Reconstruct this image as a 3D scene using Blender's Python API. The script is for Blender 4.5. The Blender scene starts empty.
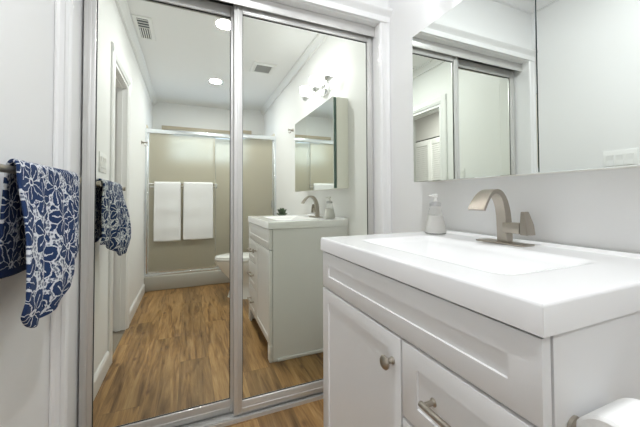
import bpy, bmesh, math, random
from mathutils import Vector, Matrix, noise
random.seed(7)
PI = math.pi
scn = bpy.context.scene
COL = scn.collection

# ---------------------------------------------------------------- camera
FPX, YAW, VH, PIT, ROL, CZ = 304.1, 0.398, 191.82, 0.0213, 0.0043, 1.0627
fh = Vector((math.sin(YAW), math.cos(YAW), 0)); rt = Vector((math.cos(YAW), -math.sin(YAW), 0)); up0 = Vector((0, 0, 1))
fw = fh*math.cos(PIT)+up0*math.sin(PIT); up1 = -fh*math.sin(PIT)+up0*math.cos(PIT)
rr = rt*math.cos(ROL)-up1*math.sin(ROL); uu = rt*math.sin(ROL)+up1*math.cos(ROL)
cam = bpy.data.cameras.new('camera'); camo = bpy.data.objects.new('camera', cam); COL.objects.link(camo)
cam.sensor_fit = 'HORIZONTAL'; cam.sensor_width = 36; cam.lens = FPX/640*36
cam.shift_y = -(213.5-VH)/640; cam.clip_start = 0.01
m3 = Matrix((rr, uu, -fw)).transposed(); camo.matrix_world = Matrix.Translation((0, 0, CZ)) @ m3.to_4x4()
scn.camera = camo

# ---------------------------------------------------------------- world, light, exposure
w = bpy.data.worlds.new('daylight'); scn.world = w; w.use_nodes = True
w.node_tree.nodes['Background'].inputs[0].default_value = (0.78, 0.87, 1.0, 1)
w.node_tree.nodes['Background'].inputs[1].default_value = 5.5
scn.view_settings.view_transform = 'Standard'; scn.view_settings.look = 'None'
scn.view_settings.gamma = 1; scn.view_settings.use_curve_mapping = False
scn.view_settings.exposure = 0.0
scn.cycles.max_bounces = 16; scn.cycles.diffuse_bounces = 8; scn.cycles.glossy_bounces = 10
scn.cycles.transmission_bounces = 8; scn.cycles.caustics_reflective = True; scn.cycles.sample_clamp_indirect = 0
CAN_W = 12.0        # each recessed downlight
BULB = 8.0         # emission of the vanity light shades
HALL_W = 26.0       # added unseen light that brightens the hall outside the doorway

def area(name, loc, size, power, color=(.955, .98, 1), spread=PI):
    l = bpy.data.lights.new(name, 'AREA'); l.shape = 'DISK'; l.size = size; l.energy = power; l.color = color; l.spread = spread
    o = bpy.data.objects.new(name, l); COL.objects.link(o); o.location = loc
    return o
CANS = ((.28, -.66), (.25, .60))
for cx, cy in CANS:
    area('downlight_lamp', (cx, cy, 2.478), .13, CAN_W)
area('hall_fill', (-1.2, -.3, 2.46), .3, HALL_W, (.97, .98, 1))  # added fill without a fixture, lifts the hall and louvers

# ---------------------------------------------------------------- materials
def mat(name, col, rough=.5, metal=0.0, **kw):
    m = bpy.data.materials.new(name); m.use_nodes = True
    b = m.node_tree.nodes['Principled BSDF']
    b.inputs['Base Color'].default_value = (*col, 1); b.inputs['Roughness'].default_value = rough; b.inputs['Metallic'].default_value = metal
    for k, v in kw.items(): b.inputs[k.replace('_', ' ')].default_value = v
    return m
def nd(m, t, **kw):
    n = m.node_tree.nodes.new(t)
    for k, v in kw.items(): setattr(n, k, v)
    return n
def lk(m, a, b): m.node_tree.links.new(a, b)
def setv(m, sock, v):
    if isinstance(v, bpy.types.NodeSocket): lk(m, v, sock)
    elif v is not None: sock.default_value = v
def mth(m, op, a, b=None, c=None):
    n = nd(m, 'ShaderNodeMath', operation=op)
    setv(m, n.inputs[0], a); setv(m, n.inputs[1], b); setv(m, n.inputs[2], c)
    return n.outputs[0]
def mixc(m, f, a, b):
    n = nd(m, 'ShaderNodeMix', data_type='RGBA'); setv(m, n.inputs[0], f)
    setv(m, n.inputs[6], (*a, 1) if isinstance(a, tuple) else a); setv(m, n.inputs[7], (*b, 1) if isinstance(b, tuple) else b)
    return n.outputs[2]
def bsdf(m): return m.node_tree.nodes['Principled BSDF']
def bump(m, scale, strength, dist=.002, detail=3, coord='Object', stretch=None):
    tc = nd(m, 'ShaderNodeTexCoord'); nz = nd(m, 'ShaderNodeTexNoise'); nz.inputs['Scale'].default_value = scale; nz.inputs['Detail'].default_value = detail
    src = tc.outputs[coord]
    if stretch:
        mp = nd(m, 'ShaderNodeMapping'); mp.inputs['Scale'].default_value = stretch; lk(m, src, mp.inputs[0]); src = mp.outputs[0]
    lk(m, src, nz.inputs['Vector'])
    b = nd(m, 'ShaderNodeBump'); b.inputs['Strength'].default_value = strength; b.inputs['Distance'].default_value = dist
    lk(m, nz.outputs[0], b.inputs['Height']); lk(m, b.outputs[0], bsdf(m).inputs['Normal'])
    return m
M = {}
M['wall'] = bump(mat('wall paint', (.84, .84, .84), .55), 90, .12)
M['ceiling'] = bump(mat('ceiling paint', (.84, .84, .84), .7), 90, .1)
M['trim'] = mat('gloss white trim', (.82, .82, .82), .3)
M['vanity'] = mat('white vanity paint', (.78, .78, .785), .32)
M['counter'] = mat('white cultured stone', (.84, .84, .845), .12)
M['dark'] = mat('dark gap', (.02, .02, .02), .6)
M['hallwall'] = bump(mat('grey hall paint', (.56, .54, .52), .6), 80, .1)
M['carpet'] = bump(mat('hall carpet', (.32, .28, .24), .9), 300, .5, .004)
M['nickel'] = bump(mat('brushed nickel', (.43, .39, .335), .36, 1.0), 60, .06, .0005, 2, 'Object', (1, 1, 10))
M['alu'] = mat('satin aluminium', (.64, .635, .62), .38, .5)
M['shalu'] = mat('bright shower aluminium', (.80, .83, .86), .25, 1.0)
M['chrome'] = mat('chrome', (.85, .85, .86), .06, 1.0)
M['mirror'] = mat('silvered mirror glass', (.905, .925, .85), .0, 1.0)
M['cabmirror'] = mat('cabinet mirror glass', (.87, .905, .875), .0, 1.0)
M['gapshade'] = mat('dark green gap shade', (.10, .16, .14), .15)  # shade of the gap behind the cabinet doors, put into the colour
M['cabinet'] = mat('cream enamel', (.87, .865, .80), .35)
M['porcelain'] = mat('white porcelain', (.84, .84, .82), .08)
M['curb'] = bump(mat('pale grey shower base', (.43, .41, .365), .35), 30, .05)
M['plastic'] = mat('white plastic', (.84, .84, .83), .35)
M['slot'] = mat('vent slot', (.10, .11, .11), .7)
M['threshold'] = mat('bronze threshold', (.17, .14, .105), .6)
M['grille'] = mat('grey fan grille', (.40, .40, .39), .6)
M['paper'] = bump(mat('toilet paper', (.86, .86, .85), .95), 160, .4, .002)
M['card'] = mat('cardboard core', (.42, .34, .25), .9)
M['terry'] = bump(mat('white terry', (.86, .86, .87), 1.0, 0, Sheen_Weight=.3), 420, .9, .004, 2)
M['leaf'] = mat('succulent green', (.085, .125, .075), .5)
M['pot'] = mat('grey pot', (.30, .31, .31), .6)
M['cap'] = mat('grey lamp cup', (.52, .52, .52), .4, .6)
M['door'] = mat('louver paint', (.80, .79, .77), .45)
M['beige'] = mat('beige stone sill', (.52, .45, .34), .45)
M['soapliquid'] = mat('pearly soap', (.74, .73, .70), .25)
M['pump'] = mat('pale grey pump', (.76, .75, .72), .3)

def glass(name, col, rough, ior=1.45):
    return mat(name, col, rough, 0, Transmission_Weight=1.0, IOR=ior)
M['bottle'] = glass('clear bottle', (.97, .97, .96), .03, 1.2)

def emis(name, col, s):
    m = mat(name, col, .4); b = bsdf(m)
    b.inputs['Emission Color'].default_value = (*col, 1); b.inputs['Emission Strength'].default_value = s
    return m
M['bulb'] = emis('lit frosted shade', (.955, .98, 1), BULB)
M['can'] = emis('lit downlight lens', (1, .98, .96), 14)

# frosted shower glass: scatters forward, a little sheen in front
m = bpy.data.materials.new('obscure shower glass'); m.use_nodes = True; M['frost'] = m
m.node_tree.nodes.remove(bsdf(m))
tr = nd(m, 'ShaderNodeBsdfTranslucent'); tr.inputs[0].default_value = (.86, .83, .72, 1)
df = nd(m, 'ShaderNodeBsdfDiffuse'); df.inputs[0].default_value = (.70, .655, .54, 1)
rf = nd(m, 'ShaderNodeBsdfRefraction'); rf.inputs['Color'].default_value = (.85, .84, .78, 1); rf.inputs['Roughness'].default_value = .52; rf.inputs['IOR'].default_value = 1.3
gl = nd(m, 'ShaderNodeBsdfGlossy'); gl.inputs['Roughness'].default_value = .35
a1 = nd(m, 'ShaderNodeMixShader'); a1.inputs[0].default_value = .75; lk(m, tr.outputs[0], a1.inputs[1]); lk(m, df.outputs[0], a1.inputs[2])
a2 = nd(m, 'ShaderNodeMixShader'); a2.inputs[0].default_value = .45; lk(m, a1.outputs[0], a2.inputs[1]); lk(m, rf.outputs[0], a2.inputs[2])
a3 = nd(m, 'ShaderNodeMixShader'); a3.inputs[0].default_value = .06; lk(m, a2.outputs[0], a3.inputs[1]); lk(m, gl.outputs[0], a3.inputs[2])
lk(m, a3.outputs[0], m.node_tree.nodes['Material Output'].inputs[0])

# window pane, frosted translucent
m = bpy.data.materials.new('obscure window pane'); m.use_nodes = True; M['pane'] = m
m.node_tree.nodes.remove(bsdf(m))
tr = nd(m, 'ShaderNodeBsdfTranslucent'); tr.inputs[0].default_value = (.8, .85, .9, 1)
lk(m, tr.outputs[0], m.node_tree.nodes['Material Output'].inputs[0])

# shower tile
m = mat('beige shower tile', (.70, .64, .52), .3); M['tile'] = m
tc = nd(m, 'ShaderNodeTexCoord'); br = nd(m, 'ShaderNodeTexBrick'); br.offset = .5
mp = nd(m, 'ShaderNodeMapping'); mp.inputs['Rotation'].default_value = (PI/2, 0, 0); lk(m, tc.outputs['Object'], mp.inputs[0])
lk(m, mp.outputs[0], br.inputs['Vector']); br.inputs['Scale'].default_value = 1; br.inputs['Brick Width'].default_value = .3; br.inputs['Row Height'].default_value = .2; br.inputs['Mortar Size'].default_value = .004
br.inputs['Color1'].default_value = (.70, .64, .52, 1); br.inputs['Color2'].default_value = (.67, .61, .49, 1); br.inputs['Mortar'].default_value = (.5, .47, .4, 1)
lk(m, br.outputs[0], bsdf(m).inputs['Base Color'])

# wood plank floor, boards along y
m = mat('oak plank floor', (.4, .25, .12), .38); M['floor'] = m
tc = nd(m, 'ShaderNodeTexCoord'); sp = nd(m, 'ShaderNodeSeparateXYZ'); lk(m, tc.outputs['Object'], sp.inputs[0])
PW, PL = .178, 1.22
xi = mth(m, 'DIVIDE', mth(m, 'ADD', sp.outputs[0], 10.03), PW); ix = mth(m, 'FLOOR', xi); fx = mth(m, 'FRACT', xi)
wn = nd(m, 'ShaderNodeTexWhiteNoise', noise_dimensions='1D'); lk(m, ix, wn.inputs['W'])
yi = mth(m, 'ADD', mth(m, 'DIVIDE', mth(m, 'ADD', sp.outputs[1], 10.0), PL), wn.outputs[0]); iy = mth(m, 'FLOOR', yi); fy = mth(m, 'FRACT', yi)
pid = mth(m, 'ADD', mth(m, 'MULTIPLY', ix, 7.13), mth(m, 'MULTIPLY', iy, 3.77))
wn2 = nd(m, 'ShaderNodeTexWhiteNoise', noise_dimensions='1D'); lk(m, pid, wn2.inputs['W'])
cb = nd(m, 'ShaderNodeCombineXYZ'); lk(m, mth(m, 'ADD', mth(m, 'MULTIPLY', sp.outputs[0], 17.0), mth(m, 'MULTIPLY', pid, 11.3)), cb.inputs[0]); lk(m, mth(m, 'MULTIPLY', sp.outputs[1], 1.5), cb.inputs[1])
lk(m, mth(m, 'MULTIPLY', pid, 5.1), cb.inputs[2])
ng = nd(m, 'ShaderNodeTexNoise'); ng.inputs['Scale'].default_value = 1.5; ng.inputs['Detail'].default_value = 6; ng.inputs['Roughness'].default_value = .6; ng.inputs['Distortion'].default_value = .9; lk(m, cb.outputs[0], ng.inputs['Vector'])
cb2 = nd(m, 'ShaderNodeCombineXYZ'); lk(m, mth(m, 'ADD', mth(m, 'MULTIPLY', sp.outputs[0], 70.0), mth(m, 'MULTIPLY', pid, 3.3)), cb2.inputs[0]); lk(m, mth(m, 'MULTIPLY', sp.outputs[1], 3.0), cb2.inputs[1])
nf = nd(m, 'ShaderNodeTexNoise'); nf.inputs['Scale'].default_value = 2; nf.inputs['Detail'].default_value = 3; lk(m, cb2.outputs[0], nf.inputs['Vector'])
rmp = nd(m, 'ShaderNodeValToRGB'); e = rmp.color_ramp.elements
e[0].position = .30; e[0].color = (.10, .047, .018, 1); e[1].position = .68; e[1].color = (.53, .345, .165, 1)
x = e.new(.5); x.color = (.39, .232, .100, 1)
lk(m, ng.outputs[0], rmp.inputs[0])
c1 = mixc(m, mth(m, 'MULTIPLY', mth(m, 'SUBTRACT', .66, nf.outputs[0]), 1.1), rmp.outputs[0], (.17, .085, .035))
hs = nd(m, 'ShaderNodeHueSaturation'); lk(m, c1, hs.inputs['Color']); nl = nd(m, 'ShaderNodeTexNoise'); nl.inputs['Scale'].default_value = .55; nl.inputs['Detail'].default_value = 2; lk(m, cb.outputs[0], nl.inputs['Vector'])
lk(m, mth(m, 'ADD', mth(m, 'ADD', .26, mth(m, 'MULTIPLY', nl.outputs[0], .74)), mth(m, 'MULTIPLY', wn2.outputs[0], .30)), hs.inputs['Value']); hs.inputs['Saturation'].default_value = 1.08
# knots
cb3 = nd(m, 'ShaderNodeCombineXYZ'); lk(m, mth(m, 'ADD', mth(m, 'MULTIPLY', sp.outputs[0], 7.0), mth(m, 'MULTIPLY', pid, 2.7)), cb3.inputs[0]); lk(m, mth(m, 'MULTIPLY', sp.outputs[1], 3.4), cb3.inputs[1])
vk = nd(m, 'ShaderNodeTexVoronoi', voronoi_dimensions='2D'); vk.inputs['Scale'].default_value = 1; lk(m, cb3.outputs[0], vk.inputs['Vector'])
kn = nd(m, 'ShaderNodeMapRange'); lk(m, mth(m, 'ADD', vk.outputs['Distance'], mth(m, 'MULTIPLY', nf.outputs[0], .1)), kn.inputs[0]); kn.inputs[1].default_value = .07; kn.inputs[2].default_value = .17; kn.inputs[3].default_value = .85; kn.inputs[4].default_value = 0
sk = nd(m, 'ShaderNodeSeparateColor'); lk(m, vk.outputs['Color'], sk.inputs[0])
c2 = mixc(m, mth(m, 'MULTIPLY', kn.outputs[0], mth(m, 'GREATER_THAN', sk.outputs[0], .58)), hs.outputs[0], (.12, .055, .022))
edge = mth(m, 'MAXIMUM', mth(m, 'LESS_THAN', fx, .010), mth(m, 'LESS_THAN', fy, .0022))
c3 = mixc(m, mth(m, 'MULTIPLY', edge, .6), c2, (.10, .055, .025))
lk(m, c3, bsdf(m).inputs['Base Color'])
bp = nd(m, 'ShaderNodeBump'); bp.inputs['Strength'].default_value = .12; bp.inputs['Distance'].default_value = .002; lk(m, nf.outputs[0], bp.inputs['Height']); lk(m, bp.outputs[0], bsdf(m).inputs['Normal'])

# navy floral towel
m = mat('navy floral terry', (.02, .05, .16), 1.0); M['floral'] = m
uv = nd(m, 'ShaderNodeTexCoord').outputs['UV']
dn = nd(m, 'ShaderNodeTexNoise'); dn.inputs['Scale'].default_value = 45; dn.inputs['Detail'].default_value = 3; lk(m, uv, dn.inputs['Vector'])
va = nd(m, 'ShaderNodeVectorMath', operation='MULTIPLY_ADD'); lk(m, dn.outputs['Color'], va.inputs[0]); va.inputs[1].default_value = (.022, .022, 0); lk(m, uv, va.inputs[2])
vo = nd(m, 'ShaderNodeTexVoronoi', voronoi_dimensions='2D'); vo.inputs['Scale'].default_value = 10.5; vo.inputs['Randomness'].default_value = .75; lk(m, va.outputs[0], vo.inputs['Vector'])
df = nd(m, 'ShaderNodeVectorMath', operation='SUBTRACT'); lk(m, va.outputs[0], df.inputs[0]); lk(m, vo.outputs['Position'], df.inputs[1])
s2 = nd(m, 'ShaderNodeSeparateXYZ'); lk(m, df.outputs[0], s2.inputs[0])
ang = mth(m, 'ADD', mth(m, 'ARCTAN2', s2.outputs[1], s2.outputs[0]), mth(m, 'MULTIPLY', vo.outputs['Color'], 6.0))
pet = mth(m, 'ABSOLUTE', mth(m, 'COSINE', mth(m, 'MULTIPLY', ang, 2.5)))
rad = mth(m, 'ADD', .34, mth(m, 'MULTIPLY', pet, .26))
d = vo.outputs['Distance']
inside = mth(m, 'LESS_THAN', d, rad)
vein = mth(m, 'LESS_THAN', mth(m, 'ABSOLUTE', mth(m, 'SINE', mth(m, 'MULTIPLY', ang, 5.0))), mth(m, 'SUBTRACT', .40, mth(m, 'MULTIPLY', d, .50)))
vein = mth(m, 'MULTIPLY', vein, mth(m, 'MULTIPLY', mth(m, 'GREATER_THAN', d, .12), mth(m, 'LESS_THAN', d, .47)))
ring = mth(m, 'LESS_THAN', mth(m, 'ABSOLUTE', mth(m, 'SUBTRACT', d, .08)), .03)
navy1 = mth(m, 'MULTIPLY', inside, mth(m, 'SUBTRACT', 1.0, mth(m, 'MAXIMUM', vein, ring)))
vs = nd(m, 'ShaderNodeTexVoronoi', voronoi_dimensions='2D'); vs.inputs['Scale'].default_value = 120; lk(m, uv, vs.inputs['Vector'])
spk = mth(m, 'MULTIPLY', mth(m, 'LESS_THAN', vs.outputs['Distance'], .40), mth(m, 'GREATER_THAN', d, mth(m, 'ADD', rad, .04)))
# leaf strokes between the flowers
wv = nd(m, 'ShaderNodeTexVoronoi', voronoi_dimensions='2D', feature='DISTANCE_TO_EDGE'); wv.inputs['Scale'].default_value = 34; lk(m, va.outputs[0], wv.inputs['Vector'])
leaf = mth(m, 'MULTIPLY', mth(m, 'GREATER_THAN', wv.outputs['Distance'], .24), mth(m, 'GREATER_THAN', d, mth(m, 'ADD', rad, .05)))
nav = mth(m, 'MAXIMUM', navy1, mth(m, 'MAXIMUM', leaf, mth(m, 'MULTIPLY', spk, .75)))
s3 = nd(m, 'ShaderNodeSeparateXYZ'); lk(m, uv, s3.inputs[0])
hem = mth(m, 'MAXIMUM', mth(m, 'LESS_THAN', s3.outputs[1], .022), mth(m, 'GREATER_THAN', s3.outputs[1], 5.0))
nav = mth(m, 'MAXIMUM', nav, hem)
lk(m, mixc(m, nav, (.66, .68, .72), (.012, .034, .110)), bsdf(m).inputs['Base Color'])
nz = nd(m, 'ShaderNodeTexNoise'); nz.inputs['Scale'].default_value = 500; lk(m, uv, nz.inputs['Vector'])
bp = nd(m, 'ShaderNodeBump'); bp.inputs['Strength'].default_value = .6; bp.inputs['Distance'].default_value = .003; lk(m, nz.outputs[0], bp.inputs['Height']); lk(m, bp.outputs[0], bsdf(m).inputs['Normal'])

# ---------------------------------------------------------------- mesh helpers
class MB:
    def __init__(self): self.bm = bmesh.new()
    def _new(self): return bmesh.new()
    def _merge(self, b):
        me = bpy.data.meshes.new('t'); b.to_mesh(me); b.free(); self.bm.from_mesh(me); bpy.data.meshes.remove(me)
    def box(self, x0, x1, y0, y1, z0, z1, bev=0.0, seg=2):
        b = self._new(); bmesh.ops.create_cube(b, size=1)
        for v in b.verts: v.co = Vector((x0+(v.co.x+.5)*(x1-x0), y0+(v.co.y+.5)*(y1-y0), z0+(v.co.z+.5)*(z1-z0)))
        if bev > 0: bmesh.ops.bevel(b, geom=b.edges[:], offset=bev, segments=seg, affect='EDGES', profile=.5)
        self._merge(b); return self
    def poly(self, pts, faces):
        b = self._new(); vs = [b.verts.new(p) for p in pts]
        for f in faces: b.faces.new([vs[i] for i in f])
        bmesh.ops.recalc_face_normals(b, faces=b.faces[:]); self._merge(b); return self
    def prism(self, prof, axis, a0, a1, bev=0.0):
        """extrude a 2-D profile along an axis: axis 0 uses (y,z), 1 uses (x,z), 2 uses (x,y)"""
        def P(p, a): return {0: (a, p[0], p[1]), 1: (p[0], a, p[1]), 2: (p[0], p[1], a)}[axis]
        b = self._new(); lo = [b.verts.new(P(p, a0)) for p in prof]; hi = [b.verts.new(P(p, a1)) for p in prof]; n = len(prof)
        for i in range(n): b.faces.new((lo[i], lo[(i+1) % n], hi[(i+1) % n], hi[i]))
        b.faces.new(lo[::-1]); b.faces.new(hi); bmesh.ops.recalc_face_normals(b, faces=b.faces[:])
        if bev > 0: bmesh.ops.bevel(b, geom=b.edges[:], offset=bev, segments=2, affect='EDGES', profile=.5)
        self._merge(b); return self
    def cyl(self, p, q, r, r2=None, n=20, caps=True):
        p, q = Vector(p), Vector(q); d = q-p; b = self._new()
        bmesh.ops.create_cone(b, cap_ends=caps, segments=n, radius1=r, radius2=r if r2 is None else r2, depth=d.length,
                              matrix=Matrix.Translation((p+q)/2) @ d.to_track_quat('Z', 'Y').to_matrix().to_4x4())
        self._merge(b); return self
    def lathe(self, prof, n=28, loc=(0, 0, 0), rot=None):
        b = self._new(); rings = []
        T = Matrix.Translation(loc) @ (rot.to_4x4() if rot else Matrix())
        for r, z in prof:
            if r < 1e-5: rings.append([b.verts.new(T @ Vector((0, 0, z)))])
            else: rings.append([b.verts.new(T @ Vector((r*math.cos(2*PI*i/n), r*math.sin(2*PI*i/n), z))) for i in range(n)])
        for a, c in zip(rings, rings[1:]):
            for i in range(n):
                j = (i+1) % n
                if len(a) == 1 and len(c) == 1: continue
                if len(a) == 1: b.faces.new((a[0], c[i], c[j]))
                elif len(c) == 1: b.faces.new((a[i], a[j], c[0]))
                else: b.faces.new((a[i], a[j], c[j], c[i]))
        bmesh.ops.recalc_face_normals(b, faces=b.faces[:]); self._merge(b); return self
    def tube(self, pts, r, n=10):
        b = self._new(); pts = [Vector(p) for p in pts]; rings = []
        for i, p in enumerate(pts):
            t = (pts[min(i+1, len(pts)-1)]-pts[max(i-1, 0)]).normalized(); q = t.to_track_quat('Z', 'Y')
            rings.append([b.verts.new(p+q @ Vector((r*math.cos(2*PI*k/n), r*math.sin(2*PI*k/n), 0))) for k in range(n)])
        for a, c in zip(rings, rings[1:]):
            for k in range(n): b.faces.new((a[k], a[(k+1) % n], c[(k+1) % n], c[k]))
        b.faces.new(rings[0][::-1]); b.faces.new(rings[-1]); bmesh.ops.recalc_face_normals(b, faces=b.faces[:]); self._merge(b); return self
    def loft(self, rings, closed=True, caps=True):
        b = self._new(); R = [[b.verts.new(p) for p in r] for r in rings]; n = len(R[0])
        for a, c in zip(R, R[1:]):
            for k in range(n if closed else n-1): b.faces.new((a[k], a[(k+1) % n], c[(k+1) % n], c[k]))
        if caps: b.faces.new(R[0][::-1]); b.faces.new(R[-1])
        bmesh.ops.recalc_face_normals(b, faces=b.faces[:]); self._merge(b); return self
    def shaker(self, xf, y0, y1, z0, z1, th, fr, dep):
        """door or drawer front facing -x with a recessed flat panel"""
        def ring(x, iy, iz): return [(x, y0+iy, z0+iz), (x, y1-iy, z0+iz), (x, y1-iy, z1-iz), (x, y0+iy, z1-iz)]
        fz = fr*.86
        fb = fz*1.0
        return self.loft([ring(xf+th, 0, 0), ring(xf+.002, 0, 0), ring(xf+.0006, .0006, .0006), ring(xf, .002, .002), ring(xf, fr, fz), ring(xf+dep, fr+.0012, fz+.0012)])
    def build(self, name, material, parent=None, smooth=True, angle=35, origin=None):
        me = bpy.data.meshes.new(name); bm = self.bm
        if origin is not None: bmesh.ops.translate(bm, verts=bm.verts, vec=-Vector(origin))
        if smooth:
            for f in bm.faces: f.smooth = True
            for e in bm.edges:
                if len(e.link_faces) == 2 and e.calc_face_angle(0) > math.radians(angle): e.smooth = False
        bm.to_mesh(me); bm.free()
        o = bpy.data.objects.new(name, me); COL.objects.link(o); me.materials.append(M[material] if isinstance(material, str) else material)
        if origin is not None and parent is None: o.location = origin
        if parent is not None: o.parent = parent
        return o
def tag(o, label, cat, group=None, kind=None):
    o['label'] = label; o['category'] = cat
    if group: o['group'] = group
    if kind: o['kind'] = kind
    return o
def thing(name, loc, label, cat, group=None):
    o = bpy.data.objects.new(name, None); COL.objects.link(o); o.location = loc; o.empty_display_size = .05
    return tag(o, label, cat, group, 'thing')
def part(mb, name, material, root, label=None, **kw):
    """mesh given in world coordinates, stored relative to its thing (which is unrotated when built)"""
    off = Vector((0, 0, 0)); p = root
    while p is not None: off += p.location; p = p.parent
    bmesh.ops.translate(mb.bm, verts=mb.bm.verts, vec=-off)
    o = mb.build(name, material, root, **kw)
    if label: o['label'] = label
    return o
def struct(mb, name, material, label, cat='wall', **kw):
    o = mb.build(name, material, None, **kw); o['kind'] = 'structure'; o['label'] = label; o['category'] = cat
    return o

# ---------------------------------------------------------------- the room
XL, XR, YM, YS, YB, ZC = -.4847, 1.0472, 1.5253, -1.0075, -1.79, 2.49
ZT = .9116
WL = .12                                # wall thickness
DY0, DY1, DZ = .16, .70, 2.02           # doorway in the left wall
YW = 1.455                              # face of the closet wall
struct(MB().box(XL-.0, XR, YB, YW+.4, -.05, 0), 'floor', 'floor', 'warm oak plank floor with boards running towards the mirrors', 'floor')
struct(MB().box(XL-WL, XR+.1, YB-.1, YW+.5, ZC, ZC+.08), 'ceiling', 'ceiling', 'plain white bathroom ceiling', 'ceiling')
wl = MB().box(XL-WL, XL, YB, DY0, 0, ZC).box(XL-WL, XL, DY1, YW+.4, 0, ZC).box(XL-WL, XL, DY0, DY1, DZ, ZC)
struct(wl, 'wall_left', 'wall', 'white painted left wall with a doorway')
struct(MB().box(XR, XR+.1, YB, YW+.4, 0, ZC), 'wall_right', 'wall', 'white painted right wall behind the vanity and the mirror cabinet')
OX0, OX1 = -.434, .985                   # closet opening
wf = MB().box(XL, OX0, YW, YW+.1, 0, ZC).box(OX1, XR, YW, YW+.1, 0, ZC).box(OX0, OX1, YW, YW+.1, 2.065, ZC)
struct(wf, 'wall_front', 'wall', 'white wall around and above the mirrored closet opening')
struct(MB().box(XL-WL, XR+.1, YW+.4, YW+.5, 0, ZC), 'wall_closet', 'wall', 'plain wall at the back of the closet')
# shower alcove back wall with a high window
WX0, WX1, WZ0, WZ1 = -.30, .80, 1.62, 2.08
wb = MB().box(XL, WX0, YB-.1, YB, 0, ZC).box(WX1, XR, YB-.1, YB, 0, ZC).box(WX0, WX1, YB-.1, YB, WZ1, ZC).box(WX0, WX1, YB-.1, YB, 0, WZ0)
struct(wb, 'wall_back', 'wall', 'painted wall above and behind the shower', 'wall')
tl = MB().box(XL, XL+.012, YB+.012, YS-.06, .1, 1.98).box(XR-.012, XR, YB+.012, YS-.06, .1, 1.98)
tl.box(XL, WX0, YB, YB+.012, .1, 1.98).box(WX1, XR, YB, YB+.012, .1, 1.98).box(WX0, WX1, YB, YB+.012, .1, WZ0)
struct(tl, 'wall_shower', 'tile', 'beige tile lining the shower alcove behind the frosted glass')
wn_ = MB().box(WX0, WX0+.03, YB-.07, YB-.03, WZ0, WZ1).box(WX1-.03, WX1, YB-.07, YB-.03, WZ0, WZ1).box(WX0+.03, WX1-.03, YB-.07, YB-.03, WZ0, WZ0+.03).box(WX0+.03, WX1-.03, YB-.07, YB-.03, WZ1-.03, WZ1).box(.235, .265, YB-.07, YB-.03, WZ0+.03, WZ1-.03)
wo = struct(wn_, 'window_1', 'shalu', 'small high window in the back wall of the shower', 'window')
part(MB().box(WX0+.03, WX1-.03, YB-.053, YB-.047, WZ0+.03, WZ1-.03), 'window_pane', 'pane', wo)
struct(MB().box(-.365, .845, YB-.02, YB+.07, 2.09, 2.14, .004), 'trim_1', 'beige', 'beige ledge along the top of the shower window', 'trim')

# crown moulding
CP = [(0, 0), (.018, 0), (.022, .012), (.048, .042), (.058, .046), (.058, .06), (0, .06)]
def crown_y(x, s, y0, y1): return [(x+s*p[0], ZC-.06+p[1]) for p in CP], 1, y0, y1
struct(MB().prism(*crown_y(XL, 1, YB, YW)), 'trim_2', 'trim', 'white crown moulding along the left wall', 'trim', smooth=False)
struct(MB().prism(*crown_y(XR, -1, YB, YW)), 'trim_3', 'trim', 'white crown moulding along the right wall', 'trim', smooth=False)
struct(MB().prism([(YW-p[0], ZC-.06+p[1]) for p in CP], 0, XL+.02, XR-.02), 'trim_4', 'trim', 'white crown moulding above the closet', 'trim', smooth=False)
# closet casing: profile across the width, both sides, and the head
def casing(x0, x1, flip):
    pr = [(0, 0), (0, .008), (.006, .014), (.018, .014), (.024, .010), (.040, .012), (.048, .017), (.056, .017), (.058, 0)]
    wd = x1-x0
    pts = [((x0+p[0]/.058*wd) if flip else (x1-p[0]/.058*wd), YW-p[1]) for p in pr]
    return pts
struct(MB().prism(casing(XL, OX0, False), 2, 0, 2.14).box(OX0-.004, OX0+.0008, YW-.002, YW+.14, 0, 2.062), 'trim_5', 'trim', 'white moulded casing on the left side of the closet', 'trim', smooth=False)
struct(MB().prism(casing(OX1, XR, True), 2, 0, 2.14).box(OX1-.003, OX1+.004, YW-.002, YW+.14, 0, 2.062), 'trim_6', 'trim', 'white moulded casing on the right side of the closet', 'trim', smooth=False)
hp = [(YW, 2.068), (YW-.02, 2.068), (YW-.02, 2.10), (YW-.026, 2.108), (YW-.04, 2.122), (YW-.044, 2.128), (YW-.044, 2.14), (YW, 2.14)]
struct(MB().prism(hp, 0, XL, XR), 'trim_7', 'trim', 'white head moulding across the top of the closet', 'trim', smooth=False)
# baseboards
BP = [(0, 0), (.014, 0), (.014, .085), (.009, .098), (.004, .105), (0, .105)]
struct(MB().prism([(XL+p[0], p[1]) for p in BP], 1, .79, YW-.02).prism([(XL+p[0], p[1]) for p in BP], 1, YS+.07, .07), 'baseboard_left', 'trim', 'white baseboard along the left wall', 'baseboard', smooth=False)
struct(MB().prism([(XR-p[0], p[1]) for p in BP], 1, YS+.07, .27).prism([(XR-p[0], p[1]) for p in BP], 1, 1.085, YW-.02), 'baseboard_right', 'trim', 'white baseboard along the right wall', 'baseboard', smooth=False)
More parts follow.
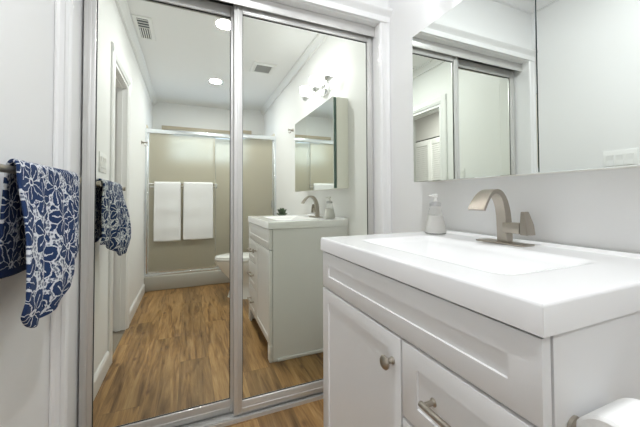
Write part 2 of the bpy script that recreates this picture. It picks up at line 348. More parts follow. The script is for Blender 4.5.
# doorway frame
dj = MB().box(XL-WL-.002, XL+.002, DY0, DY0+.018, 0, DZ).box(XL-WL-.002, XL+.002, DY1-.018, DY1, 0, DZ).box(XL-WL-.002, XL+.002, DY0+.018, DY1-.018, DZ-.018, DZ)
dj.box(XL-.07, XL-.035, DY0+.018, DY0+.03, 0, DZ-.018).box(XL-.07, XL-.035, DY1-.03, DY1-.018, 0, DZ-.018).box(XL-.07, XL-.035, DY0+.03, DY1-.03, DZ-.03, DZ-.018)
struct(dj, 'door_1', 'trim', 'white jamb of the doorway in the left wall', 'door frame', smooth=False)
def cas(y0, y1, s):
    pr = [(0, 0), (0, .010), (.01, .016), (.05, .018), (.062, .014), (.075, .010), (.08, 0)]
    return [(XL+p[1], (y0+s*p[0])) for p in pr]
dc = MB().prism([(a, b) for a, b in cas(DY1+.083, 0, -1)], 2, 0, DZ+.083).prism([(a, b) for a, b in cas(DY0-.083, 0, 1)], 2, 0, DZ+.083)
dc.prism([(XL+p[1], DZ+.083-p[0]) for p in [(0, 0), (0, .010), (.01, .0155), (.05, .0175), (.062, .0135), (.075, .0095), (.08, 0)]], 1, DY0-.0815, DY1+.0815)
struct(dc, 'trim_8', 'trim', 'white casing around the doorway in the left wall', 'trim', smooth=False)
struct(MB().box(XL-WL, XL, DY0+.018, DY1-.018, -.04, .004), 'trim_9', 'threshold', 'dark metal threshold of the doorway', 'trim', smooth=False)
# hall beyond the doorway
HX = -1.80
struct(MB().box(HX-.1, XL-WL, -2.8, 1.6, -.05, 0), 'floor_hall', 'carpet', 'carpet of the hall outside the doorway', 'floor')
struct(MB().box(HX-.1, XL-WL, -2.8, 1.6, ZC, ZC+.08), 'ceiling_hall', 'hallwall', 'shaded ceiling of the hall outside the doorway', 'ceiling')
hb = MB().box(HX-.1, HX, .5, 1.6, 0, ZC).box(HX-.1, HX, -2.8, .5, 2.07, ZC).box(HX-.1, HX, -2.8, -2.26, 0, 2.07)
hb.box(HX-.1, XL-WL, -2.9, -2.8, 0, ZC).box(HX-.1, XL-WL, 1.6, 1.7, 0, ZC).box(HX-.7, HX-.6, -2.8, 1.6, 0, ZC).box(XL-WL, XL-WL+.06, -2.9, YB, 0, ZC).box(HX-.6, HX-.1, 1.5, 1.6, 0, ZC).box(HX-.6, HX-.1, -2.8, -2.7, 0, ZC).box(HX-.6, HX-.1, -2.7, 1.5, -.05, 0).box(HX-.6, HX-.1, -2.7, 1.5, 2.3, ZC)
struct(hb, 'wall_hall', 'hallwall', 'grey hall walls outside the doorway')

# ---------------------------------------------------------------- louvered closet doors of the hall
LB = ['nearest the doorway', 'second from the doorway', 'third from the doorway', 'fourth from the doorway', 'fifth from the doorway', 'farthest from the doorway']
for k in range(6):
    y1 = .49-k*.457; y0 = y1-.452
    t = thing('louvered_door', (HX, (y0+y1)/2, 0), 'white louvered folding door in the hall, %s' % LB[k], 'louvered door', 'louvered folding doors in the hall')
    f = MB().box(HX-.03, HX, y0, y0+.045, .02, 2.05, .003).box(HX-.03, HX, y1-.045, y1, .02, 2.05, .003)
    for z0, z1 in ((.02, .14), (.98, 1.06), (1.96, 2.05)): f.box(HX-.03, HX, y0+.044, y1-.044, z0, z1, .002)
    part(f, 'frame', 'door', t)
    s = MB()
    for za, zb in ((.14, .98), (1.06, 1.96)):
        n = int((zb-za)/.034)
        for i in range(n):
            z = za+(i+.5)*(zb-za)/n
            s.poly([(HX-.026, y0+.04, z+.02), (HX-.004, y0+.04, z-.018), (HX-.004, y1-.04, z-.018), (HX-.026, y1-.04, z+.02),
                    (HX-.031, y0+.04, z+.017), (HX-.009, y0+.04, z-.021), (HX-.009, y1-.04, z-.021), (HX-.031, y1-.04, z+.017)],
                   [(0, 1, 2, 3), (7, 6, 5, 4), (0, 4, 5, 1), (1, 5, 6, 2), (2, 6, 7, 3), (3, 7, 4, 0)])
    part(s, 'slat_panel', 'door', t, smooth=False)

# ---------------------------------------------------------------- mirrored sliding doors
def mirror_door(x0, x1, y, z0, z1, lw, rw, label, ry, rx):
    """lw/rw: stile widths, y: face of the glass"""
    cx = (x0+x1)/2
    t = thing('sliding_mirror_door', (cx, y, z0), label, 'mirror door', 'sliding mirror doors of the closet')
    part(MB().box(x0+lw-.006, x1-rw+.006, y, y+.005, z0+.03, z1-.04), 'mirror', 'mirror', t, smooth=False)
    for nm, a, b in (('stile', x0, x0+lw), ('stile', x1-rw, x1)):
        s = MB().box(a, b, y-.011, y+.016, z0, z1, .003)
        wd = b-a
        s.box(a+wd*.36, a+wd*.64, y-.015, y-.010, z0, z1, .002)
        part(s, nm, 'alu', t)
    part(MB().box(x0+lw, x1-rw, y-.010, y+.014, z0, z0+.058, .003).box(x0+lw, x1-rw, y-.013, y-.008, z0+.018, z0+.026, .001), 'bottom_rail', 'alu', t)
    part(MB().box(x0+lw, x1-rw, y-.010, y+.014, z1-.054, z1, .003).box(x0+lw, x1-rw, y-.0125, y-.008, z1-.046, z1-.040, .001), 'top_rail', 'alu', t)
    part(MB().box(x0+lw-.001, x0+lw+.003, y-.002, y+.001, z0+.058, z1-.054).box(x1-rw-.003, x1-rw+.001, y-.002, y+.001, z0+.058, z1-.054)
         .box(x0+lw, x1-rw, y-.002, y+.001, z0+.056, z0+.061).box(x0+lw, x1-rw, y-.002, y+.001, z1-.058, z1-.053), 'gasket', 'dark', t, 'black seal around the glass', smooth=False)
    t.rotation_euler = (rx, 0, ry)
    return t
mirror_door(-.4255, .215, YM+.035, .028, 2.030, .044, .04, 'left mirrored sliding closet door, reflecting the white towels on the shower', .0061, -.0038)
mirror_door(.186, .979, YM, .030, 2.034, .041, .036, 'right mirrored sliding closet door, reflecting the vanity and mirror cabinet', -.0014, -.0026)
t = thing('door_track', (.28, YM, 2.0), 'brushed aluminium overhead track above the mirrored closet doors', 'door track')
part(MB().box(OX0+.005, OX1-.004, YM-.029, YM-.023, 2.005, 2.064, .002), 'fascia', 'alu', t)
part(MB().box(OX0+.005, OX1-.004, YM-.023, YW+.14, 2.050, 2.064), 'channel', 'alu', t)
part(MB().box(OX0+.006, OX1-.004, YM+.0185, YM+.0205, 2.037, 2.050), 'divider', 'alu', t)
t = thing('floor_track', (.28, YM, 0), 'grooved aluminium track on the floor under the mirrored closet doors', 'door track')
ft = MB().box(OX0, OX1, YM-.022, YM+.06, 0, .008)
for yy in (YM-.022, YM-.012, YM+.013, YM+.022, YM+.048, YM+.057): ft.box(OX0, OX1, yy, yy+.004, .007, .020, .001)
part(ft, 'rail', 'alu', t)

# ---------------------------------------------------------------- vanity
VX, VY0, VY1 = .4655, .283, 1.0855
t = thing('vanity_cabinet', (.75, .68, 0), 'white shaker vanity cabinet under the white sink top, with one door and three drawers', 'vanity')
b = MB().box(VX+.0235, XR-.004, VY0, VY0+.018, 0, .862).box(VX+.0235, XR-.004, VY1-.018, VY1, 0, .862)         # sides
b.box(VX+.02, XR-.004, VY0+.018, VY1-.018, .10, .118).box(XR-.016, XR-.004, VY0+.018, VY1-.018, .118, .862)
b.box(VX+.02, VX+.04, VY0+.018, VY1-.018, .69, .725).box(VX+.02, VX+.04, VY0+.018, VY1-.018, .10, .13).box(VX+.02, VX+.04, .600, .634, .1, .725).box(VX+.02, VX+.04, VY0+.018, VY1-.018, .84, .862)
b.box(VX+.02, VX+.04, VY0+.018, VY0+.03, .1, .862).box(VX+.02, VX+.04, VY1-.03, VY1-.018, .1, .862)
part(b, 'body', 'vanity', t)
part(MB().box(VX+.09, VX+.105, VY0+.018, VY1-.018, 0, .10), 'toe_kick', 'vanity', t)
for ya, yb in ((VY0, VY0+.055), (VY1-.055, VY1)):
    part(MB().prism([(ya, 0), (yb, 0), (yb + (.0), .085), (yb, .104), (ya, .104)], 0, VX+.001, VX+.021, .0015), 'foot', 'vanity', t)
part(MB().box(VX+.05, XR-.004, VY1, VY1+.010, 0, .02, .003), 'base_strip', 'vanity', t)
part(MB().shaker(VX, VY0+.002, VY1-.002, .7275, .858, .02, .053, .0038), 'front_panel', 'vanity', t)
d1 = part(MB().shaker(VX, .6105, VY1-.002, .108, .7205, .02, .050, .0038), 'door', 'vanity', t)
kq = Matrix.Rotation(-PI/2, 3, 'Y')
part(MB().lathe([(0, 0), (.009, 0), (.009, .003), (.006, .006), (.0055, .014), (.009, .018), (.0165, .022), (.0175, .026), (.014, .030), (.006, .032), (0, .032)], 24, (VX, .641, .656), kq), 'knob', 'nickel', d1, 'round brushed nickel knob')
for z0, z1 in ((.545, .7205), (.328, .537), (.108, .322)):
    dr = part(MB().shaker(VX, VY0+.002, .6045, z0, z1, .02, .052, .0038), 'drawer', 'vanity', t)
    zc = (z0+z1)/2; h = MB()
    for yy in (.382, .506): h.lathe([(0, 0), (.009, 0), (.009, .003), (.0055, .006), (.0055, .03), (0, .03)], 16, (VX+.006, yy, zc), kq)
    h.cyl((VX-.024, .374, zc), (VX-.024, .514, zc), .0062, n=16)
    part(h, 'handle', 'nickel', dr, 'brushed nickel bar pull')

# sink top: a slab with an integral rectangular basin
t = thing('sink_top', (.75, .68, .862), 'glossy white rectangular sink top with integral basin on the vanity cabinet', 'sink')
SX0, SX1, SY0, SY1 = .4600, XR-.003, .2785, 1.0905
BX0, BX1, BY0, BY1 = .555, .885, .400, .970
def sstep(a, b, v):
    v = max(0, min(1, (v-a)/(b-a))); return v*v*(3-2*v)
def basin(x, y):
    hx, hy = (BX1-BX0)/2, (BY1-BY0)/2; r = .045
    qx, qy = abs(x-(BX0+BX1)/2)-(hx-r), abs(y-(BY0+BY1)/2)-(hy-r)
    sd = math.hypot(max(qx, 0), max(qy, 0))+min(max(qx, qy), 0)-r
    dd = -sd
    dep = .012*sstep(-.004, .040, dd)+.050*sstep(.010, .19, dd)
    return dep
b = bmesh.new(); bev = .006
xs = sorted(set([SX0+bev*k/3 for k in range(4)]+[SX0+bev+(SX1-SX0-bev)*i/84 for i in range(85)]))
ys = sorted(set([SY0+bev*k/3 for k in range(4)]+[SY0+bev+(SY1-SY0-2*bev)*i/120 for i in range(121)]+[SY1-bev*k/3 for k in range(4)]))
def topz(x, y):
    z = ZT-basin(x, y)
    e = min(x-SX0, y-SY0, SY1-y)
    if e < bev: z -= bev-math.sqrt(max(0, bev*bev-(bev-e)**2))
    if x > SX1-.030: z += .0085*sstep(SX1-.030, SX1-.022, x)
    return z
G = [[b.verts.new((x, y, topz(x, y))) for y in ys] for x in xs]
for i in range(len(xs)-1):
    for j in range(len(ys)-1): b.faces.new((G[i][j], G[i+1][j], G[i+1][j+1], G[i][j+1]))
loop = [G[i][0] for i in range(len(xs))]+[G[-1][j] for j in range(1, len(ys))]+[G[i][-1] for i in range(len(xs)-2, -1, -1)]+[G[0][j] for j in range(len(ys)-2, 0, -1)]
low = [b.verts.new((v.co.x, v.co.y, .863)) for v in loop]
for i in range(len(loop)):
    j = (i+1) % len(loop); b.faces.new((loop[j], loop[i], low[i], low[j]))
# underside ring only (the bowl hangs inside the cabinet)
bmesh.ops.recalc_face_normals(b, faces=b.faces[:])
mb = MB(); mb.bm.free(); mb.bm = b
part(mb, 'basin_top', 'counter', t, angle=50)
part(MB().lathe([(0, .006), (.019, .006), (.023, .003), (.023, 0)], 24, (.73, .685, ZT-.0618)), 'drain', 'nickel', t, 'round brushed nickel drain')

# faucet
t = thing('faucet', (.955, .69, ZT), 'brushed nickel waterfall faucet with an arched flat spout and side lever', 'faucet')
part(MB().box(.918, .978, .612, .776, ZT+.0003, ZT+.006, .0022), 'base_plate', 'nickel', t)
# spout: flat ribbon following an arch, wide at the tip
pth = [(.962, ZT+.005), (.960, ZT+.060), (.954, ZT+.108), (.941, ZT+.144), (.920, ZT+.166), (.893, ZT+.171), (.869, ZT+.160), (.850, ZT+.140), (.838, ZT+.122), (.832, ZT+.112)]
rings = []
N = 40
def cr(P, s):
    s = s*(len(P)-1); i = min(int(s), len(P)-2); u = s-i
    p = [P[max(i-1, 0)], P[i], P[i+1], P[min(i+2, len(P)-1)]]
    return [.5*((2*p[1][k])+(-p[0][k]+p[2][k])*u+(2*p[0][k]-5*p[1][k]+4*p[2][k]-p[3][k])*u*u+(-p[0][k]+3*p[1][k]-3*p[2][k]+p[3][k])*u**3) for k in range(2)]
for i in range(N+1):
    s = i/N; x, z = cr(pth, s); x2, z2 = cr(pth, min(1, s+.01)); x1, z1 = cr(pth, max(0, s-.01))
    tx, tz = x2-x1, z2-z1; L = math.hypot(tx, tz); nx, nz = tz/L, -tx/L
    th = .015-.011*sstep(.0, .8, s); wd = .017+.013*sstep(.25, .9, s); yc = .699
    rings.append([(x+nx*th, yc-wd, z+nz*th), (x+nx*th, yc+wd, z+nz*th), (x-nx*th, yc+wd, z-nz*th), (x-nx*th, yc-wd, z-nz*th)])
part(MB().loft(rings), 'spout', 'nickel', t, angle=30)
part(MB().box(.943, .973, .638, .694, ZT+.036, ZT+.070, .002), 'valve_block', 'nickel', t)
lv = MB().loft([[(.940, .612, ZT+.034), (.982, .612, ZT+.034), (.982, .634, ZT+.034), (.940, .634, ZT+.034)],
                [(.941, .615, ZT+.066), (.980, .615, ZT+.066), (.980, .635, ZT+.066), (.941, .635, ZT+.066)],
                [(.945, .624, ZT+.106), (.970, .624, ZT+.106), (.970, .634, ZT+.106), (.945, .634, ZT+.106)]])
bmesh.ops.bevel(lv.bm, geom=lv.bm.edges[:], offset=.0012, segments=2, affect='EDGES')
part(lv, 'lever', 'nickel', t, angle=20)

# soap bottle
SBX, SBY = .942, .992
t = thing('soap_bottle', (SBX, SBY, ZT), 'clear conical soap pump bottle on the sink top in the wall corner', 'soap bottle')
part(MB().lathe([(0, .0005), (.036, .0005), (.042, .004), (.0435, .012), (.040, .035), (.033, .065), (.0265, .095), (.022, .112), (.021, .118), (0, .118)], 32, (SBX, SBY, ZT)), 'bottle', 'bottle', t)
part(MB().lathe([(0, .006), (.037, .006), (.040, .013), (.0365, .036), (.0300, .065), (.0275, .078), (0, .078)], 32, (SBX, SBY, ZT)), 'liquid', 'soapliquid', t)
part(MB().lathe([(.0205, .116), (.0225, .118), (.0225, .129), (.017, .133), (.010, .136), (0, .136)], 28, (SBX, SBY, ZT)), 'collar', 'cap', t, 'grey metal collar')
part(MB().lathe([(0, .136), (.009, .136), (.007, .150), (.011, .154), (.012, .163), (.008, .167), (0, .167)], 20, (SBX, SBY, ZT)).box(SBX-.034, SBX-.006, SBY-.005, SBY+.005, ZT+.155, ZT+.163, .003), 'pump', 'pump', t)

# ---------------------------------------------------------------- mirror cabinet
CX0, CY0, CY1, CZ0, CZ1 = .9243, .222, 1.1035, 1.1335, 1.797
t = thing('mirror_cabinet', (.98, .66, CZ0), 'mirrored medicine cabinet with two doors on the wall above the vanity', 'mirror cabinet')
b = MB().box(CX0+.030, XR-.001, CY0+.003, CY0+.015, CZ0+.004, CZ1-.002).box(CX0+.030, XR-.001, CY1-.015, CY1-.003, CZ0+.004, CZ1-.002)
b.box(CX0+.030, XR-.001, CY0+.015, CY1-.015, CZ0+.004, CZ0+.016).box(CX0+.030, XR-.001, CY0+.015, CY1-.015, CZ1-.014, CZ1-.002).box(XR-.007, XR-.001, CY0+.015, CY1-.015, CZ0+.016, CZ1-.014)
b.box(CX0+.030, XR-.007, .55, .56, CZ0+.016, CZ1-.014)
part(b, 'body', 'cabinet', t)
SE = .5650
for ya, yb in ((SE+.0015, CY1), (CY0, SE-.0015)):
    d = part(MB().box(CX0, CX0+.005, ya, yb, CZ0, CZ1, .0012, 1), 'mirror_door', 'cabmirror', t, smooth=False)
    part(MB().box(CX0+.0052, CX0+.026, ya+.004, yb-.004, CZ0+.004, CZ1-.004), 'gap_fill', 'gapshade', d, 'dark backing coloured as the shaded gap behind the mirror door')  # solid dark block stands for shade between door and cabinet body

# vanity light above the cabinet
t = thing('vanity_light', (XR, .71, 1.99), 'three lamp chrome bar light on the wall above the mirror cabinet', 'wall light')
part(MB().box(XR-.020, XR-.0005, .645, .775, 1.94, 2.05, .006), 'back_plate', 'chrome', t)
part(MB().cyl((XR-.02, .71, 1.995), (XR-.06, .71, 1.995), .010).cyl((XR-.06, .44, 1.995), (XR-.06, .98, 1.995), .008), 'bar', 'chrome', t)
for yy in (.46, .71, .96):
    l = part(MB().cyl((XR-.06, yy, 1.995), (XR-.10, yy, 1.985), .006).lathe([(0, 0), (.016, 0), (.023, .008), (.026, .030), (.022, .034), (0, .034)], 22, (XR-.10, yy, 1.965)), 'lamp_holder', 'cap', t)
    part(MB().lathe([(0, .031), (.022, .032), (.034, .042), (.046, .066), (.050, .095), (.050, .112), (.044, .116), (0, .116)], 28, (XR-.10, yy, 1.967)), 'lamp_shade', 'bulb', l, 'glowing frosted glass shade')

# toilet paper on the vanity side
RX0, RX1, RY, RZ, RR = .524, .626, .234, .712, .046
t = thing('toilet_paper_roll', (RX0, RY, RZ-RR), 'white toilet paper roll on the holder at the near side of the vanity', 'toilet paper')
rq = Matrix.Rotation(PI/2, 3, 'Y')
Lr = RX1-RX0
part(MB().lathe([(.021, 0), (RR-.004, 0), (RR, .004), (RR, Lr-.004), (RR-.004, Lr), (.021, Lr), (.021, 0)], 40, (RX0, RY, RZ), rq), 'paper', 'paper', t)
part(MB().lathe([(.019, -.001), (.021, -.001), (.021, Lr+.001), (.019, Lr+.001), (.019, -.001)], 28, (RX0, RY, RZ), rq), 'core', 'card', t)
t = thing('paper_holder', (RX0+.008, VY0, RZ), 'brushed nickel toilet paper holder screwed to the near side of the vanity', 'paper holder')
part(MB().lathe([(0, 0), (.017, 0), (.017, .005), (.011, .008), (0, .008)], 24, (RX0+.008, VY0-.0005, RZ+.004), Matrix.Rotation(PI/2, 3, 'X')), 'rosette', 'nickel', t)
part(MB().tube([(RX0+.006, VY0-.004, RZ+.004), (RX0-.006, VY0-.010, RZ+.003), (RX0-.013, VY0-.022, RZ+.001), (RX0-.014, RY+.010, RZ), (RX0-.012, RY+.002, RZ), (RX0-.006, RY, RZ), (RX1+.010, RY, RZ)], .0055), 'arm', 'nickel', t)

# ---------------------------------------------------------------- towel on the left wall
BXX, BZ = -.408, 1.136
t = thing('towel_bar', (XL, 1.1, BZ), 'brushed nickel towel bar on the left wall holding the navy floral towel', 'towel bar')
part(MB().cyl((BXX, .80, BZ), (BXX, 1.425, BZ), .0095), 'bar', 'nickel', t)
for yy in (.80, 1.42):
    part(MB().lathe([(0, 0), (.026, 0), (.026, .006), (.014, .012), (.010, .02), (.010, .075), (.013, .08), (.013, .092), (0, .092)], 20, (XL, yy, BZ), Matrix.Rotation(PI/2, 3, 'Y')), 'post', 'nickel', t)
def towel_mesh():
    b = bmesh.new(); uvl = b.loops.layers.uv.new('UVMap'); NS, NT = 110, 60
    zb_back = .845
    LBk = BZ-zb_back; LA = PI*.020; V = []; UVc = {}
    for i in range(NS+1):
        row = []
        for j in range(NT+1):
            tt = j/NT
            zf = .742+.105*sstep(.32, 1.0, tt)+.05*max(0, 1-tt/.16)**2
            LF = BZ-zf; L = LBk+LA+LF; l = i/NS*L
            if l < LBk:
                h = l/LBk; x = BXX-.020-.016*(1-h); z = zb_back+.02*(1-tt)+(BZ-zb_back-.02*(1-tt))*h; y0, y1 = 1.0, 1.385
                y = y0+(y1-y0)*tt; x += .005*math.sin(tt*11)*(1-h)
            elif l < LBk+LA:
                a = (l-LBk)/.020; x = BXX-.020*math.cos(a); z = BZ+.024*math.sin(a); y = 1.0-.043*sstep(0, PI, a)+(.385+.043*sstep(0, PI, a))*tt
            else:
                h = (l-LBk-LA)/LF; z = BZ-h*LF
                x = BXX+.020+.028*sstep(0, .8, h)*(1-.95*tt)
                fold = math.sin(2*PI*(1.9*tt+.08)+.9*h)
                x += .015*sstep(0, .5, h)*fold*(1-.6*tt)+.006*math.sin(2*PI*(4.3*tt+.3)+1.5*h)*sstep(0, .3, h)
                x += .012*sstep(.0, .25, h)*math.sin(PI*tt)
                y0 = .957-.052*sstep(0, .8, h); y1 = 1.385+.01*sstep(0, .5, h)
                y = y0+(y1-y0)*tt+.010*math.sin(2*PI*(1.9*tt))*h
                # the lower hem curls in towards the wall
                x -= .008*sstep(.86, 1, h)
            v = b.verts.new((x, y, z)); row.append(v); UVc[v] = (tt*.44, l)
        V.append(row)
    for i in range(NS):
        for j in range(NT):
            f = b.faces.new((V[i][j], V[i][j+1], V[i+1][j+1], V[i+1][j]))
            for lp in f.loops: lp[uvl].uv = UVc[lp.vert]
    return b
mb = MB(); mb.bm.free(); mb.bm = towel_mesh()
tw = mb.build('bath_towel', 'floral', None, origin=(BXX, 1.2, .9), angle=180)
md = tw.modifiers.new('thick', 'SOLIDIFY'); md.thickness = .009; md.offset = 0
md = tw.modifiers.new('round', 'SUBSURF'); md.levels = 1; md.render_levels = 1
tag(tw, 'navy and white floral bath towel draped over the bar on the left wall', 'towel')

# light switch
t = thing('light_switch', (XL, .965, 1.283), 'white triple rocker switch plate on the left wall above the floral towel', 'light switch')
part(MB().box(XL, XL+.005, .886, 1.044, 1.225, 1.341, .002), 'plate', 'plastic', t)
for k in range(3):
    yc = .965+(k-1)*.046
    part(MB().prism([(XL+.005, 1.252), (XL+.009, 1.252), (XL+.007, 1.283), (XL+.0105, 1.314), (XL+.005, 1.314)], 1, yc-.016, yc+.016), 'rocker', 'plastic', t, smooth=False)

# ---------------------------------------------------------------- shower front
struct(MB().box(XL, XR, YB, YS-.06, 0, .10), 'trim_10', 'curb', 'pale shower floor pan behind the frosted doors', 'shower pan', smooth=False)
tag(MB().box(XL+.001, XR-.001, YS-.06, YS+.055, 0, .168, .012).build('shower_curb', 'curb', None, origin=(.28, YS, 0)), 'pale grey shower curb on the floor under the frosted doors', 'shower curb')
t = thing('shower_enclosure', (.28, YS, .168), 'silver framed shower screen with two frosted sliding doors across the far end of the room', 'shower screen')
part(MB().box(XL+.001, XR-.001, YS-.035, YS+.03, 1.872, 1.922, .004), 'header', 'shalu', t)
part(MB().box(XL+.001, XR-.001, YS-.035, YS+.03, .168, .20, .004), 'bottom_track', 'shalu', t)
for a, c in ((XL+.001, XL+.030), (XR-.030, XR-.001)): part(MB().box(a, c, YS-.03, YS+.025, .20, 1.872, .003), 'jamb', 'shalu', t)
d = part(MB().box(XL+.035, .305, YS+.009, YS+.015, .215, 1.868), 'door', 'frost', t, 'front frosted glass door carrying the towel rail', smooth=False)
part(MB().box(XL+.033, .307, YS+.007, YS+.017, .202, .222).box(.304, .308, YS+.007, YS+.017, .222, 1.87).box(XL+.033, XL+.041, YS+.007, YS+.017, .222, 1.87), 'edge_frame', 'shalu', d, smooth=False)
rl = MB()
for zz, rad_ in ((1.262, .008), (1.226, .006)): rl.cyl((-.447, YS+.062, zz), (.325, YS+.062, zz), rad_)
for xx in (-.440, .318): rl.box(xx-.007, xx+.007, YS+.0155, YS+.068, 1.216, 1.272, .002)
part(rl, 'towel_rail', 'chrome', d, 'double chrome towel rail')
d = part(MB().box(.285, XR-.035, YS-.019, YS-.013, .215, 1.868), 'door', 'frost', t, 'rear frosted glass door with a small pull', smooth=False)
part(MB().box(.283, XR-.033, YS-.021, YS-.011, .202, .222).box(.282, .286, YS-.021, YS-.011, .222, 1.87).box(XR-.043, XR-.035, YS-.021, YS-.011, .222, 1.87), 'edge_frame', 'shalu', d, smooth=False)
part(MB().box(XR-.062, XR-.050, YS-.0135, YS+.006, .95, 1.05, .003), 'handle', 'cap', d)

# white towels: folded terry hung over the rail
def hung_towel(x0, x1, zf, zbk, label):
    y = YS+.062; R = .0165; zt = 1.262
    path = [(y-R-.002, zbk)]+[(y-R, zbk+(zt-zbk)*k/10) for k in range(1, 10)]
    path += [(y-R*math.cos(a), zt+R*1.15*math.sin(a)) for a in [PI*k/10 for k in range(11)]]
    path += [(y+R+.002*math.sin(k*.7), zt-(zt-zf)*k/26) for k in range(1, 27)]
    b = bmesh.new(); NT = 24; V = []
    for i, (yy, zz) in enumerate(path):
        h = max(0, (i-20)/26)
        V.append([b.verts.new((x0+(x1-x0)*j/NT+.006*(j/NT-.5)*h, yy+.0035*math.sin(j/NT*9+x0*9)*h, zz-.004*math.sin(j/NT*PI)*h)) for j in range(NT+1)])
    for i in range(len(V)-1):
        for j in range(NT): b.faces.new((V[i][j], V[i][j+1], V[i+1][j+1], V[i+1][j]))
    mb = MB(); mb.bm.free(); mb.bm = b
    o = mb.build('hand_towel', 'terry', None, origin=((x0+x1)/2, y, zf), angle=180)
    md = o.modifiers.new('thick', 'SOLIDIFY'); md.thickness = .016; md.offset = 0
    md = o.modifiers.new('round', 'SUBSURF'); md.levels = 1; md.render_levels = 1
    tag(o, label, 'towel', 'white towels on the shower door')
hung_towel(-.384, -.098, .580, .66, 'white terry towel on the shower door rail, nearest the left wall')
hung_towel(-.068, .272, .584, .66, 'white terry towel on the shower door rail, nearest the toilet')

# ---------------------------------------------------------------- toilet
TY = -.37
t = thing('toilet', (.66, TY, 0), 'white toilet with closed lid between the vanity and the shower', 'toilet')
def oval(xc, yc, rx, ry, z, n=36, sq=.0):
    pts = []
    for k in range(n):
        a = 2*PI*k/n; c, s = math.cos(a), math.sin(a)
        # egg shape: front (towards -x) longer
        rxx = rx*(1.0 if c < 0 else .82)
        pts.append((xc+rxx*c, yc+ry*s*(1-.10*max(0, -c)), z))
    return pts
part(MB().loft([oval(.60, TY, .215, .105, 0), oval(.60, TY, .205, .098, .03), oval(.60, TY, .185, .09, .10), oval(.59, TY, .19, .105, .20), oval(.555, TY, .235, .145, .29), oval(.525, TY, .258, .176, .37), oval(.52, TY, .262, .182, .405), oval(.52, TY, .250, .172, .412)]), 'bowl', 'porcelain', t, angle=60)
part(MB().loft([oval(.52, TY, .262, .184, .413), oval(.52, TY, .270, .188, .418), oval(.52, TY, .270, .188, .430), oval(.52, TY, .264, .184, .434)]), 'seat', 'porcelain', t, angle=60)
part(MB().loft([oval(.522, TY, .266, .186, .436), oval(.522, TY, .268, .187, .440), oval(.522, TY, .264, .184, .450), oval(.525, TY, .230, .155, .456), oval(.53, TY, .10, .07, .459)]), 'lid', 'porcelain', t, angle=60)
part(MB().box(.74, 1.03, TY-.11, TY+.11, 0, .40, .03, 3), 'pedestal', 'porcelain', t, angle=60)
part(MB().box(.83, 1.035, TY-.215, TY+.215, .40, .765, .025, 3), 'tank', 'porcelain', t, angle=60)
part(MB().box(.82, 1.042, TY-.225, TY+.225, .766, .80, .010, 3), 'tank_lid', 'porcelain', t, angle=60)
part(MB().cyl((.829, TY+.15, .70), (.815, TY+.15, .70), .012).box(.806, .816, TY+.08, TY+.16, .692, .708, .003), 'flush_lever', 'chrome', t)
# succulent on the tank
PX, PY = .945, -.33
t = thing('succulent_plant', (PX, PY, .80), 'small green succulent in a grey pot on the toilet tank', 'plant')
part(MB().lathe([(0, .0), (.030, .0), (.040, .065), (.042, .075), (.037, .075), (.034, .062), (0, .060)], 24, (PX, PY, .80)), 'pot', 'pot', t)
lf = MB()
for ring, (n, el, ln) in enumerate(((5, 1.3, .095), (8, .95, .095), (10, .45, .075))):
    for k in range(n):
        a = 2*PI*k/n+ring*.35; d = Vector((math.cos(a)*math.cos(el), math.sin(a)*math.cos(el), math.sin(el)))
        base = Vector((PX, PY, .865)); sd = d.cross(Vector((0, 0, 1))).normalized(); nr = sd.cross(d)
        rings = []
        for u, wd in ((0, .006), (.35, .012), (.7, .013), (.9, .007), (1.0, .001)):
            c = base+d*ln*u+Vector((0, 0, .010*u*u))
            rings.append([tuple(c+sd*wd*math.cos(q)+nr*wd*.45*math.sin(q)) for q in [2*PI*i/8 for i in range(8)]])
        lf.loft(rings)
part(lf, 'leaves', 'leaf', t)

# ---------------------------------------------------------------- hooks
def hook(loc, s, label):
    t = thing('robe_hook', loc, label, 'robe hook', 'robe hooks')
    q = Matrix.Rotation(s*PI/2, 3, 'Y')
    part(MB().lathe([(0, 0), (.020, 0), (.020, .005), (.010, .010), (.007, .03), (.008, .046), (.013, .050), (.013, .058), (0, .060)], 20, loc, q), 'peg', 'nickel', t)
    part(MB().tube([Vector(loc)+Vector((s*.02, 0, -.004)), Vector(loc)+Vector((s*.03, 0, -.028)), Vector(loc)+Vector((s*.045, 0, -.036)), Vector(loc)+Vector((s*.056, 0, -.024))], .005), 'prong', 'nickel', t)
hook((XL, -.66, 1.695), 1, 'small nickel robe hook on the left wall beside the shower')
hook((XR, -.22, 1.845), -1, 'small nickel robe hook on the right wall over the toilet')

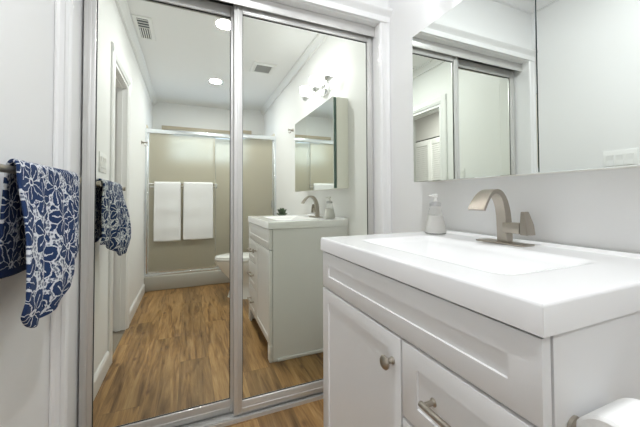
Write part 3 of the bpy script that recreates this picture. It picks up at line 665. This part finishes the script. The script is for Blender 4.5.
# ---------------------------------------------------------------- ceiling fittings
for (cx, cy), lab in zip(CANS, ('lit recessed downlight in the ceiling nearest the shower', 'lit recessed downlight in the ceiling nearest the mirrored doors')):
    t = thing('recessed_downlight', (cx, cy, ZC), lab, 'ceiling light', 'recessed downlights')
    part(MB().lathe([(.066, 0), (.066, -.003), (.078, -.006), (.088, -.004), (.090, 0)], 36, (cx, cy, ZC)), 'trim_ring', 'plastic', t)
    part(MB().lathe([(0, -.002), (.066, -.002), (.066, 0)], 36, (cx, cy, ZC)), 'lens', 'can', t)
VXa, VXb, VYa, VYb = -.425, -.285, .08, .46
t = thing('air_vent', ((VXa+VXb)/2, (VYa+VYb)/2, ZC), 'white slotted air vent in the ceiling by the left wall', 'air vent')
part(MB().box(VXa, VXb, VYa, VYa+.03, ZC-.008, ZC, .002).box(VXa, VXb, VYb-.03, VYb, ZC-.008, ZC, .002).box(VXa, VXa+.03, VYa+.03, VYb-.03, ZC-.008, ZC, .002).box(VXb-.03, VXb, VYa+.03, VYb-.03, ZC-.008, ZC, .002), 'frame', 'plastic', t)
part(MB().box(VXa+.03, VXb-.03, VYa+.03, VYb-.03, ZC-.002, ZC), 'backing', 'slot', t, smooth=False)
sl = MB()
for k in range(5):
    xx = VXa+.034+k*.0165; sl.box(xx, xx+.007, VYa+.03, .275, ZC-.007, ZC-.002)
for k in range(4):
    yy = .285+k*.04; sl.box(VXa+.03, VXb-.03, yy, yy+.006, ZC-.007, ZC-.002)
part(sl, 'blades', 'plastic', t, smooth=False)
FXa, FXb, FYa, FYb = .575, .825, -.335, -.065
t = thing('exhaust_fan', ((FXa+FXb)/2, (FYa+FYb)/2, ZC), 'square white exhaust fan with grey grille in the ceiling', 'exhaust fan')
part(MB().box(FXa, FXb, FYa, FYa+.045, ZC-.014, ZC, .004).box(FXa, FXb, FYb-.045, FYb, ZC-.014, ZC, .004).box(FXa, FXa+.045, FYa+.045, FYb-.045, ZC-.014, ZC, .004).box(FXb-.045, FXb, FYa+.045, FYb-.045, ZC-.014, ZC, .004), 'frame', 'plastic', t)
gr = MB().box(FXa+.045, FXb-.045, FYa+.045, FYb-.045, ZC-.004, ZC)
for k in range(10):
    yy = FYa+.05+k*.0175; gr.box(FXa+.045, FXb-.045, yy, yy+.008, ZC-.011, ZC-.004)
part(gr, 'grille', 'grille', t, smooth=False)
